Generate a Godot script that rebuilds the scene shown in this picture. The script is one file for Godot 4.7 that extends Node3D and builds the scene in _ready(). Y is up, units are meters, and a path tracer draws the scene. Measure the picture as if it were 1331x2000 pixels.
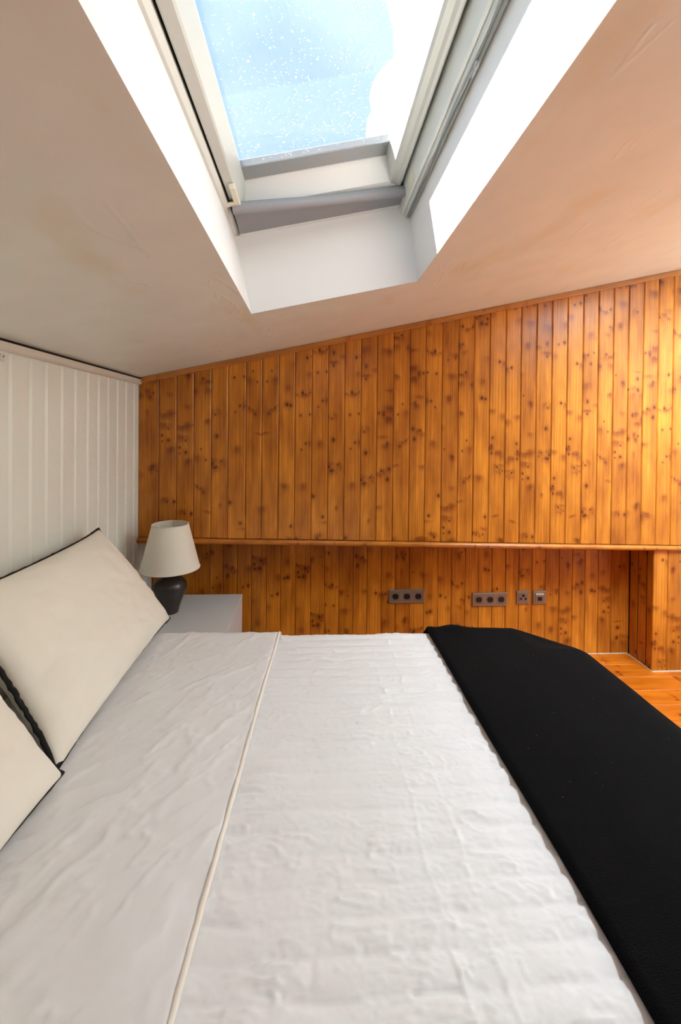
extends Node3D
# Attic bedroom: sloped white ceiling with a roof window, pine boarding, a bed seen from its side.
# World: the camera stands at (0, EYE, 0) and looks along -z; x runs to the foot of the bed, the ceiling rises with x.

const EYE := 1.41
const XL := -0.957          # face of the white boarded wall
const ZU := -2.54           # face of the upper pine boarding
const ZN := -2.76           # face of the pine boarding in the niche
const XN := 1.99            # end of the niche
const XR := 2.75            # wall beyond the foot of the bed
const ZF := 1.6             # wall behind the camera
const BED := 0.546          # top of the bed
var slope := atan(0.2207)
var roof: Transform3D       # local axes of the sloping ceiling: x up the slope, y out through the roof, z as the world's

var M := {}
var rng := RandomNumberGenerator.new()

func _ready() -> void:
	rng.seed = 7
	# ---------------------------------------------------------------- camera
	var cam := Camera3D.new()
	cam.name = "camera"
	cam.projection = Camera3D.PROJECTION_FRUSTUM
	cam.near = 0.05
	cam.far = 200.0
	cam.size = 0.05 * 2000.0 / 889.0
	cam.frustum_offset = Vector2(0, -0.05 * 155.1 / 889.0)
	cam.transform = Transform3D(Basis(Vector3(0.9983, 0.0098, 0.0576), Vector3(-0.0092, 0.9999, -0.0108), Vector3(-0.0577, 0.0103, 0.9983)).orthonormalized(), Vector3(0, EYE, 0))
	add_child(cam)
	cam.current = true
	roof = Transform3D(Basis(Vector3(cos(slope), sin(slope), 0), Vector3(-sin(slope), cos(slope), 0), Vector3(0, 0, 1)), Vector3(-0.9394, EYE + 0.2645, 0))
	# ---------------------------------------------------------------- sky, sun, exposure
	var env := Environment.new()
	env.background_mode = Environment.BG_SKY
	var sm := ProceduralSkyMaterial.new()
	sm.sky_top_color = Color(0.645, 0.825, 0.985)
	sm.sky_horizon_color = Color(0.91, 0.965, 1.0)
	sm.sky_curve = 0.16
	sm.ground_bottom_color = Color(0.55, 0.52, 0.47)
	sm.ground_horizon_color = Color(0.70, 0.70, 0.68)
	sm.sun_angle_max = 1.0
	sm.sky_cover = clouds()
	sm.sky_cover_modulate = Color(1, 1, 1, 0.30)
	env.sky = Sky.new()
	env.sky.sky_material = sm
	env.tonemap_mode = Environment.TONE_MAPPER_LINEAR
	env.tonemap_exposure = 1.23
	env.sdfgi_enabled = true
	env.ssao_enabled = true
	env.ssil_enabled = true
	var we := WorldEnvironment.new()
	we.name = "world_environment"
	we.environment = env
	add_child(we)
	var sun := DirectionalLight3D.new()
	sun.name = "sun"
	sun.light_color = Color(1.0, 0.975, 0.94)
	sun.light_energy = 14.5
	sun.light_angular_distance = 0.53
	sun.shadow_enabled = true
	sun.sky_mode = DirectionalLight3D.SKY_MODE_LIGHT_ONLY
	add_child(sun)
	var falls := roof.basis * Vector3(0.47, -1.0, 0.117)
	sun.look_at_from_position(Vector3.ZERO, falls, Vector3(0, 0, 1))
	# added fill light below the blind of an invented roof window, out of view
	day("added_fill_light", roof * Vector3(3.07, 0.30, -1.42), -roof.basis.y, Vector3(0, 0, 1), Vector2(0.78, 1.02), 9.6)
	materials()
	# ---------------------------------------------------------------- structure
	build_floor()
	build_walls()
	build_ceiling()
	build_skylight()
	# ---------------------------------------------------------------- things
	build_bed()
	build_pillows()
	build_nightstand()
	build_lamp()
	build_sockets()
	build_blind()
	build_turret()

func day(called: String, at: Vector3, to: Vector3, up: Vector3, size: Vector2, energy: float) -> void:
	var a := AreaLight3D.new()
	a.name = called
	a.area_size = size
	a.light_energy = energy
	a.light_color = Color(0.88, 0.957, 1.0)
	a.area_range = 12.0
	a.area_attenuation = 2.0
	a.shadow_enabled = true
	add_child(a)
	a.look_at_from_position(at, at + to, up)

# ==================================================================== helpers
func noise(freq: float, sd: int, octaves := 3) -> FastNoiseLite:
	var n := FastNoiseLite.new()
	n.noise_type = FastNoiseLite.TYPE_SIMPLEX_SMOOTH
	n.seed = sd
	n.frequency = freq
	n.fractal_octaves = octaves
	return n

func mat(called: String, c: Color, rough: float, metal := 0.0) -> StandardMaterial3D:
	var m := StandardMaterial3D.new()
	m.resource_name = called
	m.albedo_color = c
	m.roughness = rough
	m.metallic = metal
	M[called] = m
	return m

func begin() -> SurfaceTool:
	var st := SurfaceTool.new()
	st.begin(Mesh.PRIMITIVE_TRIANGLES)
	return st

# one flat triangle / quad whose front looks along OUT
func tri(st: SurfaceTool, a: Vector3, b: Vector3, c: Vector3, out: Vector3, ua := Vector2.ZERO, ub := Vector2.ZERO, uc := Vector2.ZERO) -> void:
	var n := (b - a).cross(c - a)
	if n.length_squared() < 1e-18:
		return
	n = n.normalized()
	if n.dot(out) > 0:
		var t := b
		b = c
		c = t
		var u := ub
		ub = uc
		uc = u
	else:
		n = -n
	for k in 3:
		st.set_normal(n)
		st.set_uv([ua, ub, uc][k])
		st.add_vertex([a, b, c][k])

func quad(st: SurfaceTool, a: Vector3, b: Vector3, c: Vector3, d: Vector3, out: Vector3, uv := [Vector2.ZERO, Vector2.ZERO, Vector2.ZERO, Vector2.ZERO]) -> void:
	tri(st, a, b, c, out, uv[0], uv[1], uv[2])
	tri(st, a, c, d, out, uv[0], uv[2], uv[3])

# a box with chamfered edges between two corners
func bx(st: SurfaceTool, lo: Vector3, hi: Vector3, ch := 0.0) -> void:
	var mid := (lo + hi) / 2
	var h := (hi - lo) / 2
	var c := minf(ch, minf(h.x, minf(h.y, h.z)) * 0.9)
	for ax in 3:
		for s in [-1.0, 1.0]:
			var o := Vector3.ZERO
			o[ax] = s
			var i := (ax + 1) % 3
			var j := (ax + 2) % 3
			var p := []
			for q in [[-1, -1], [1, -1], [1, 1], [-1, 1]]:
				var v := Vector3.ZERO
				v[ax] = s * h[ax]
				v[i] = q[0] * (h[i] - c)
				v[j] = q[1] * (h[j] - c)
				p.append(mid + v)
			quad(st, p[0], p[1], p[2], p[3], o)
	if c <= 0.0:
		return
	for ax in 3:
		var i := (ax + 1) % 3
		var j := (ax + 2) % 3
		for si in [-1.0, 1.0]:
			for sj in [-1.0, 1.0]:
				var p := []
				for q in [[-1, 0], [1, 0], [1, 1], [-1, 1]]:
					var v := Vector3.ZERO
					v[ax] = q[0] * (h[ax] - c)
					v[i] = si * (h[i] - (c if q[1] else 0.0))
					v[j] = sj * (h[j] - (0.0 if q[1] else c))
					p.append(mid + v)
				var o := Vector3.ZERO
				o[i] = si
				o[j] = sj
				quad(st, p[0], p[1], p[2], p[3], o)
	for sx in [-1.0, 1.0]:
		for sy in [-1.0, 1.0]:
			for sz in [-1.0, 1.0]:
				var s := Vector3(sx, sy, sz)
				var v := []
				for ax in 3:
					var w := h - Vector3(c, c, c)
					w[ax] += c
					v.append(mid + w * s)
				tri(st, v[0], v[1], v[2], s)

# polygon POLY (x, y) pulled along z from z0 to z1; OUTER lists it in order round the outside
func prism(st: SurfaceTool, poly: PackedVector2Array, z0: float, z1: float) -> void:
	var m := Vector2.ZERO
	for p in poly:
		m += p / poly.size()
	for k in poly.size():
		var a := poly[k]
		var b := poly[(k + 1) % poly.size()]
		var nn := Vector2((b - a).y, -(b - a).x)
		if Geometry2D.is_polygon_clockwise(poly):
			nn = -nn
		quad(st, Vector3(a.x, a.y, z0), Vector3(b.x, b.y, z0), Vector3(b.x, b.y, z1), Vector3(a.x, a.y, z1), Vector3(nn.x, nn.y, 0))
	var idx := Geometry2D.triangulate_polygon(poly)
	for k in range(0, idx.size(), 3):
		for z in [z0, z1]:
			var o := Vector3(0, 0, -1 if z == minf(z0, z1) else 1)
			tri(st, Vector3(poly[idx[k]].x, poly[idx[k]].y, z), Vector3(poly[idx[k + 1]].x, poly[idx[k + 1]].y, z), Vector3(poly[idx[k + 2]].x, poly[idx[k + 2]].y, z), o)

# a smooth grid of points, P[i * nv + j]; front side along the cross product of the i and j directions (times side)
func grid(p: PackedVector3Array, nu: int, nv: int, side := 1.0, uv := PackedVector2Array(), close_u := false, am: ArrayMesh = null) -> ArrayMesh:
	var nrm := PackedVector3Array()
	nrm.resize(p.size())
	var idx := PackedInt32Array()
	var last := nu if close_u else nu - 1
	for i in last:
		var i2 := (i + 1) % nu
		for j in nv - 1:
			var a := i * nv + j
			var b := i2 * nv + j
			var c := i2 * nv + j + 1
			var d := a + 1
			var n := (p[c] - p[a]).cross(p[d] - p[b]) * side
			for k in [a, b, c, d]:
				nrm[k] += n
			if side > 0:
				idx.append_array(PackedInt32Array([a, c, b, a, d, c]))
			else:
				idx.append_array(PackedInt32Array([a, b, c, a, c, d]))
	for k in nrm.size():
		nrm[k] = nrm[k].normalized() if nrm[k].length_squared() > 0 else Vector3.UP
	var arr := []
	arr.resize(Mesh.ARRAY_MAX)
	arr[Mesh.ARRAY_VERTEX] = p
	arr[Mesh.ARRAY_NORMAL] = nrm
	if uv.size():
		arr[Mesh.ARRAY_TEX_UV] = uv
	arr[Mesh.ARRAY_INDEX] = idx
	if am == null:
		am = ArrayMesh.new()
	am.add_surface_from_arrays(Mesh.PRIMITIVE_TRIANGLES, arr)
	return am

# lathe: PROFILE of (radius, y) from bottom to top round the y axis at C
func lathe(profile: PackedVector2Array, c: Vector3, seg := 48) -> ArrayMesh:
	var p := PackedVector3Array()
	for i in seg:
		var a := TAU * i / seg
		for q in profile:
			p.append(c + Vector3(cos(a) * q.x, q.y, -sin(a) * q.x))
	return grid(p, seg, profile.size(), 1.0, PackedVector2Array(), true)

# a tube along PATH
func tube(path: PackedVector3Array, rad, seg := 8, closed := false) -> ArrayMesh:
	var p := PackedVector3Array()
	var n := path.size()
	var up := Vector3.UP
	for i in n:
		var t: Vector3
		if closed:
			t = (path[(i + 1) % n] - path[(i + n - 1) % n]).normalized()
		else:
			t = (path[mini(i + 1, n - 1)] - path[maxi(i - 1, 0)]).normalized()
		if absf(t.dot(up)) > 0.98:
			up = Vector3(0.3, 0.1, 1).normalized()
		var x := t.cross(up).normalized()
		var y := x.cross(t).normalized()
		up = y
		var r: float = rad[i] if rad is PackedFloat32Array else rad
		for k in seg + 1:
			var a := TAU * k / seg
			p.append(path[i] + x * cos(a) * r + y * sin(a) * r)
	var am := grid(p, n, seg + 1, 1.0, PackedVector2Array(), closed)
	if not closed:
		var st := begin()
		for e in [0, n - 1]:
			var o := (path[0] - path[1]) if e == 0 else (path[n - 1] - path[n - 2])
			for k in seg:
				tri(st, path[e], p[e * (seg + 1) + k], p[e * (seg + 1) + k + 1], o)
		st.commit(am)
	return am

func obj(called: String, what, m: Material, parent: Node = self) -> MeshInstance3D:
	var o := MeshInstance3D.new()
	o.name = called
	o.mesh = what.commit() if what is SurfaceTool else what
	for k in o.mesh.get_surface_count():
		o.set_surface_override_material(k, m)
	parent.add_child(o, true)
	return o

func root(called: String, at := Transform3D()) -> Node3D:
	var o := Node3D.new()
	o.name = called
	o.transform = at
	add_child(o, true)
	return o

func tag(o: Node, label: String, category: String, group := "") -> void:
	o.set_meta("label", label)
	o.set_meta("category", category)
	if group:
		o.set_meta("group", group)

func structure(o: Node, label: String, category: String) -> void:
	tag(o, label, category)
	o.set_meta("kind", "structure")

# ==================================================================== textures and materials
func clouds() -> ImageTexture:
	var w := 512
	var h := 256
	var im := Image.create(w, h, false, Image.FORMAT_RGBA8)
	var n := noise(1.0, 5, 5)
	for y in h:
		var el := PI * (0.5 - (y + 0.5) / h)
		for x in w:
			var az := TAU * x / w
			var d := Vector3(cos(el) * cos(az), sin(el) * 2.2, cos(el) * sin(az))
			var v := n.get_noise_3dv(d * 2.1)
			var a := clampf(0.30 + v * 0.9, 0.0, 1.0)
			im.set_pixel(x, y, Color(1, 1, 1, a * a * (3 - 2 * a)))
	return ImageTexture.create_from_image(im)

# a pine board, WIDE x LONG metres, with grain, knots and dark streaks
func pine(sd: int, wide: float, long: float, w: int, h: int, light: Color, dark: Color, knots: int) -> ImageTexture:
	var r := RandomNumberGenerator.new()
	r.seed = sd
	var ring := noise(1.0, sd, 2)
	var fine := noise(1.0, sd + 50, 2)
	var blot := noise(1.0, sd + 90, 3)
	var ks := []        # knots: place, radius
	var sm := []        # dark flecks beside and between them: place, half width, half height
	for k in knots:
		var q := Vector3(r.randf_range(0.05, 0.95) * wide, r.randf() * long, r.randf_range(0.0026, 0.0064))
		if r.randf() < 0.15:
			q.z *= 1.35
		ks.append(q)
		if r.randf() < 0.4:      # knots come in pairs
			ks.append(Vector3(fposmod(q.x + r.randf_range(0.02, 0.06), wide), q.y + r.randf_range(-0.015, 0.015), q.z * r.randf_range(0.5, 0.9)))
	for k in knots * 2:
		var by: Vector3 = ks[r.randi_range(0, ks.size() - 1)]
		var p := Vector2(by.x, by.y) + Vector2(r.randf_range(-0.03, 0.03), r.randf_range(-0.02, 0.02))
		if k % 3 == 0:
			p = Vector2(r.randf() * wide, r.randf() * long)
		sm.append([p, r.randf_range(0.008, 0.030), r.randf_range(0.006, 0.026), r.randf_range(-0.5, 0.5), r.randf_range(0.35, 1.0)])
	var tone := r.randf_range(-0.13, 0.13)
	var shift := r.randf() * 40.0
	var bytes := PackedByteArray()
	bytes.resize(w * h * 3)
	var core := Color(0.30, 0.125, 0.04)
	for y in h:
		var v := (y + 0.5) / h * long
		var near := []
		for q in ks:
			if absf(v - q.y) < q.z * 9.0:
				near.append(q)
		var flecks := []
		for q in sm:
			if absf(v - q[0].y) < q[2] * 3.0 + 0.012:
				flecks.append(q)
		for x in w:
			var u := (x + 0.5) / w * wide
			var bend := 0.0
			var halo := 0.0
			var knot := 0.0
			for q in near:
				var dx: float = (u - q.x) / q.z
				var dy: float = (v - q.y) / (q.z * 1.2)
				var rr := dx * dx + dy * dy
				bend -= (u - q.x) * 0.8 * exp(-rr * 0.10)
				halo = maxf(halo, exp(-rr * 0.22) * 0.55)
				if rr < 2.4:
					knot = maxf(knot, clampf(1.25 - rr * 0.75 + 0.8 * fine.get_noise_2d(u * 500, v * 500), 0, 1))
			for q in flecks:
				var dx: float = (u - q[0].x) / q[1]
				var lift: float = q[3] * 0.012 * dx + 0.006 * fine.get_noise_2d(u * 160.0, q[0].y * 50.0)
				var dy: float = (v - q[0].y + lift) / q[2]
				var e := dx * dx + dy * dy * (2.5 if dy > 0 else 0.6)
				halo = maxf(halo, exp(-e) * q[4] * (0.8 + 0.5 * fine.get_noise_2d(u * 420.0, v * 60.0)))
			var g := ring.get_noise_2d((u + bend) * 120.0 + shift, v * 1.3)
			var f := fine.get_noise_2d((u + bend) * 620.0, v * 9.0)
			var b := blot.get_noise_2d(u * 9.0 + shift, v * 2.4)
			var t := clampf(0.32 + tone + g * 0.27 + f * 0.15 + b * 0.38 + halo * 0.90, -0.12, 1.3)
			var c := light.lerp(dark, t).lerp(core, knot * 0.8)
			var at := (y * w + x) * 3
			bytes[at] = clampi(int(c.r * 255), 0, 255)
			bytes[at + 1] = clampi(int(c.g * 255), 0, 255)
			bytes[at + 2] = clampi(int(c.b * 255), 0, 255)
	return ImageTexture.create_from_image(Image.create_from_data(w, h, false, Image.FORMAT_RGB8, bytes))

func noise_tex(freq: float, sd: int, size := 512, octaves := 4) -> ImageTexture:
	var n := noise(freq, sd, octaves)
	return ImageTexture.create_from_image(n.get_seamless_image(size, size))

# cloth: crossing threads as a height picture
func weave() -> ImageTexture:
	var s := 256
	var n := noise(0.15, 31, 2)
	var im := Image.create(s, s, false, Image.FORMAT_L8)
	for y in s:
		for x in s:
			var a := sin(TAU * x / 8.0) * (1.0 if (y / 8) % 2 == 0 else -1.0)
			var b := sin(TAU * y / 8.0) * (1.0 if (x / 8) % 2 == 0 else -1.0)
			var v := 0.5 + 0.16 * (a + b) + 0.25 * n.get_noise_2d(x, y)
			im.set_pixel(x, y, Color(v, v, v))
	return ImageTexture.create_from_image(im)

func materials() -> void:
	for k in 8:
		var m := mat("pine_%d" % k, Color.WHITE, 0.30)
		m.albedo_texture = pine(100 + k * 7, 0.092, 2.2, 96, 1400, Color(0.86, 0.545, 0.17), Color(0.50, 0.245, 0.055), 11)
		m.metallic_specular = 0.45
	for k in 3:
		var m := mat("floor_pine_%d" % k, Color.WHITE, 0.26)
		m.albedo_texture = pine(300 + k * 11, 0.135, 2.4, 96, 1024, Color(0.80, 0.44, 0.10), Color(0.58, 0.255, 0.04), 9)
	var trim := mat("pine_trim", Color.WHITE, 0.34)
	trim.albedo_texture = pine(411, 0.05, 2.4, 64, 1024, Color(0.80, 0.52, 0.24), Color(0.60, 0.34, 0.13), 3)
	var led := mat("pine_ledge", Color.WHITE, 0.32)
	led.albedo_texture = pine(427, 0.05, 2.4, 64, 1024, Color(0.80, 0.49, 0.15), Color(0.55, 0.275, 0.07), 3)
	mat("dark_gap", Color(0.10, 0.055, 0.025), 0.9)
	var wp := mat("white_paint", Color(0.92, 0.92, 0.88), 0.42)
	wp.heightmap_enabled = true
	wp.heightmap_texture = noise_tex(0.02, 3)
	wp.heightmap_scale = 0.08
	wp.uv1_triplanar = true
	wp.uv1_scale = Vector3(2, 2, 2)
	mat("cream_paint", Color(0.87, 0.84, 0.785), 0.45)
	mat("plain_wall", Color(0.88, 0.86, 0.82), 0.8)
	var rv := mat("reveal_white", Color(0.93, 0.93, 0.925), 0.55)
	rv.heightmap_enabled = true
	rv.heightmap_texture = noise_tex(0.012, 8)
	rv.heightmap_scale = 0.12
	rv.uv1_triplanar = true
	mat("frame_white", Color(0.86, 0.875, 0.855), 0.35)
	mat("sash_white", Color(0.80, 0.815, 0.79), 0.35)
	mat("gasket_black", Color(0.04, 0.04, 0.035), 0.7)
	var grey := mat("cladding_grey", Color(0.55, 0.56, 0.57), 0.55, 0.3)
	grey.roughness_texture = noise_tex(0.06, 14, 256)
	var gl := mat("glass", Color(0.95, 0.98, 1.0, 0.06), 0.02)
	gl.transparency = BaseMaterial3D.TRANSPARENCY_ALPHA
	var dirt := mat("glass_dirt", Color(0.93, 0.93, 0.92), 0.9)
	dirt.backlight_enabled = true
	dirt.backlight = Color(0.9, 0.9, 0.9)
	var we := weave()
	var q := mat("quilt_cotton", Color(0.915, 0.91, 0.905), 0.75)
	var lin := mat("pillow_linen", Color(0.94, 0.917, 0.862), 0.85)
	var shade := mat("shade_linen", Color(0.94, 0.915, 0.855), 0.85)
	for m in [q, lin, shade]:
		m.heightmap_enabled = true
		m.heightmap_texture = we
		m.heightmap_scale = 0.02
		m.uv1_triplanar = true
		m.uv1_scale = Vector3(26, 26, 26)
	shade.backlight_enabled = true
	shade.backlight = Color(0.28, 0.26, 0.22)
	mat("piping_cream", Color(0.92, 0.885, 0.84), 0.7)
	mat("edging_black", Color(0.065, 0.055, 0.055), 0.85)
	var th := mat("throw_black", Color(0.028, 0.028, 0.033), 1.0)
	th.metallic_specular = 0.2
	th.rim_enabled = true
	th.rim = 0.12
	th.heightmap_enabled = true
	th.heightmap_texture = noise_tex(0.12, 21, 512, 3)
	th.heightmap_scale = 0.12
	th.uv1_triplanar = true
	th.uv1_scale = Vector3(4, 4, 4)
	mat("lint", Color(0.55, 0.56, 0.58), 1.0)
	mat("mattress_cloth", Color(0.85, 0.85, 0.84), 0.9)
	mat("laminate_white", Color(0.84, 0.84, 0.835), 0.28)
	mat("lamp_ceramic", Color(0.20, 0.175, 0.16), 0.27)
	mat("lamp_metal", Color(0.85, 0.85, 0.84), 0.35)
	mat("bulb_glass", Color(0.93, 0.93, 0.90), 0.3)
	mat("socket_bronze", Color(0.56, 0.51, 0.47), 0.38, 0.45)
	mat("socket_plate", Color(0.52, 0.45, 0.40), 0.42, 0.3)
	mat("socket_dark", Color(0.025, 0.022, 0.02), 0.45)
	mat("socket_red", Color(0.30, 0.05, 0.03), 0.5)
	mat("label_white", Color(0.82, 0.80, 0.77), 0.4)
	mat("blind_grey", Color(0.58, 0.585, 0.60), 0.62)
	var bw := mat("added_blind_white", Color(0.9, 0.9, 0.89), 0.8)
	bw.backlight_enabled = true
	bw.backlight = Color(0.3, 0.3, 0.3)
	mat("cord_grey", Color(0.52, 0.54, 0.54), 0.6)
	mat("plastic_ivory", Color(0.90, 0.885, 0.80), 0.35)
	var cl := mat("clear_plastic", Color(0.9, 0.92, 0.93, 0.25), 0.05)
	cl.transparency = BaseMaterial3D.TRANSPARENCY_ALPHA
	var stc := mat("turret_plaster", Color(0.90, 0.875, 0.83), 0.9)
	stc.heightmap_enabled = true
	stc.heightmap_texture = noise_tex(0.03, 40)
	stc.heightmap_scale = 1.5
	stc.uv1_triplanar = true
	mat("roof_tile", Color(0.62, 0.38, 0.27), 0.9)
	mat("screw_metal", Color(0.35, 0.33, 0.30), 0.4, 0.8)
	# ceiling: brushed filler with a few old water stains, laid out in metres over the whole slope (4.8 x 5.1 m)
	var s := 1024
	var img := Image.create(s, s, false, Image.FORMAT_RGB8)
	var hgt := Image.create(s, s, false, Image.FORMAT_L8)
	var n1 := noise(0.004, 61, 4)
	var n2 := noise(0.02, 62, 3)
	var n3 := noise(0.012, 63, 4)
	for y in s:
		for x in s:
			var c := Color(0.93, 0.932, 0.895)
			var st := clampf(n3.get_noise_2d(x * 1.4, y * 0.5) * 2.2 - 0.62, 0, 1)
			c = c.lerp(Color(0.90, 0.86, 0.74), st * 0.6)
			c = c * (1.0 + 0.02 * n2.get_noise_2d(x, y))
			img.set_pixel(x, y, c)
			var v := 0.5 + 0.35 * n1.get_noise_2d(x * 2.0, y) + 0.10 * n2.get_noise_2d(x * 2.2, y * 0.7)
			var ridge := absf(n2.get_noise_2d(x * 0.9 + 500, y * 0.16))
			if ridge < 0.03 and n1.get_noise_2d(x * 3, y * 3 + 900) > 0.12:
				v += 0.25 * (1.0 - ridge / 0.03)
			hgt.set_pixel(x, y, Color(v, v, v))
	var ce := mat("ceiling_paint", Color.WHITE, 0.42)
	ce.albedo_texture = ImageTexture.create_from_image(img)
	ce.heightmap_enabled = true
	ce.heightmap_texture = ImageTexture.create_from_image(hgt)
	ce.heightmap_scale = 0.5

# ==================================================================== setting
# a tongued board: WIDE across, THICK deep, chamfered by CH; its foot runs from y0 to y0b and its head from y1 to y1b (a slope), face along FACE, across along ALONG
func board(at: Vector3, along: Vector3, face: Vector3, wide: float, y0: float, y0b: float, y1: float, y1b: float, ch: float, deep: float, tex_wide := 1.0, v0 := 0.0, long := 2.2) -> SurfaceTool:
	var st := begin()
	var g := 0.0006
	var sec := [Vector2(g, -0.014), Vector2(g, -deep), Vector2(g + ch, 0), Vector2(wide - g - ch, 0), Vector2(wide - g, -deep), Vector2(wide - g, -0.014)]
	for k in sec.size() - 1:
		var a: Vector2 = sec[k]
		var b: Vector2 = sec[k + 1]
		var o := along * -(b.y - a.y) + face * (b.x - a.x)
		if o.length() < 1e-6:
			continue
		var p := []
		var uv := []
		for e in [[a, 0], [b, 0], [b, 1], [a, 1]]:
			var q: Vector2 = e[0]
			var t := q.x / wide
			var y := lerpf(y1, y1b, t) if e[1] else lerpf(y0, y0b, t)
			p.append(at + along * q.x + face * q.y + Vector3(0, y, 0))
			uv.append(Vector2(q.x / wide * tex_wide, v0 + y / long))
		quad(st, p[0], p[1], p[2], p[3], o, uv)
	for e in [0, 1]:
		var p := []
		for q in sec:
			var t: float = q.x / wide
			p.append(at + along * q.x + face * q.y + Vector3(0, lerpf(y1, y1b, t) if e else lerpf(y0, y0b, t), 0))
		for k in range(1, p.size() - 1):
			tri(st, p[0], p[k], p[k + 1], Vector3(0, 1 if e else -1, 0))
	return st

func ceil_y(x: float) -> float:
	return EYE + 0.2645 + 0.2207 * (x + 0.9394)

func build_floor() -> void:
	var f := root("floor")
	structure(f, "orange lacquered pine plank floor beside the bed", "floor")
	var st := begin()
	bx(st, Vector3(XL - 0.15, -0.2, ZN - 0.15), Vector3(XR + 0.15, -0.022, ZF + 0.15))
	obj("subfloor", st, M.dark_gap, f)
	var z := ZN
	var k := 0
	while z < ZF:
		var w := minf(0.133, ZF - z)
		var s := begin()
		var c := 0.0025
		var g := 0.0007
		var v0 := rng.randf() * 0.0
		var sec := [Vector2(g, -0.021), Vector2(g, -c), Vector2(g + c, 0), Vector2(w - g - c, 0), Vector2(w - g, -c), Vector2(w - g, -0.021)]
		for i in sec.size() - 1:
			var a: Vector2 = sec[i]
			var b: Vector2 = sec[i + 1]
			var ps := []
			var uv := []
			for e in [[a, XL], [b, XL], [b, XR], [a, XR]]:
				var q: Vector2 = e[0]
				ps.append(Vector3(e[1], q.y, z + q.x))
				uv.append(Vector2(q.x / w, (e[1] - XL) / 2.4 + v0 + 0.37 * k))
			quad(s, ps[0], ps[1], ps[2], ps[3], Vector3(0, b.x - a.x, -(b.y - a.y)), uv)
		obj("plank", s, M["floor_pine_%d" % (k % 3)], f)
		z += 0.133
		k += 1

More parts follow.
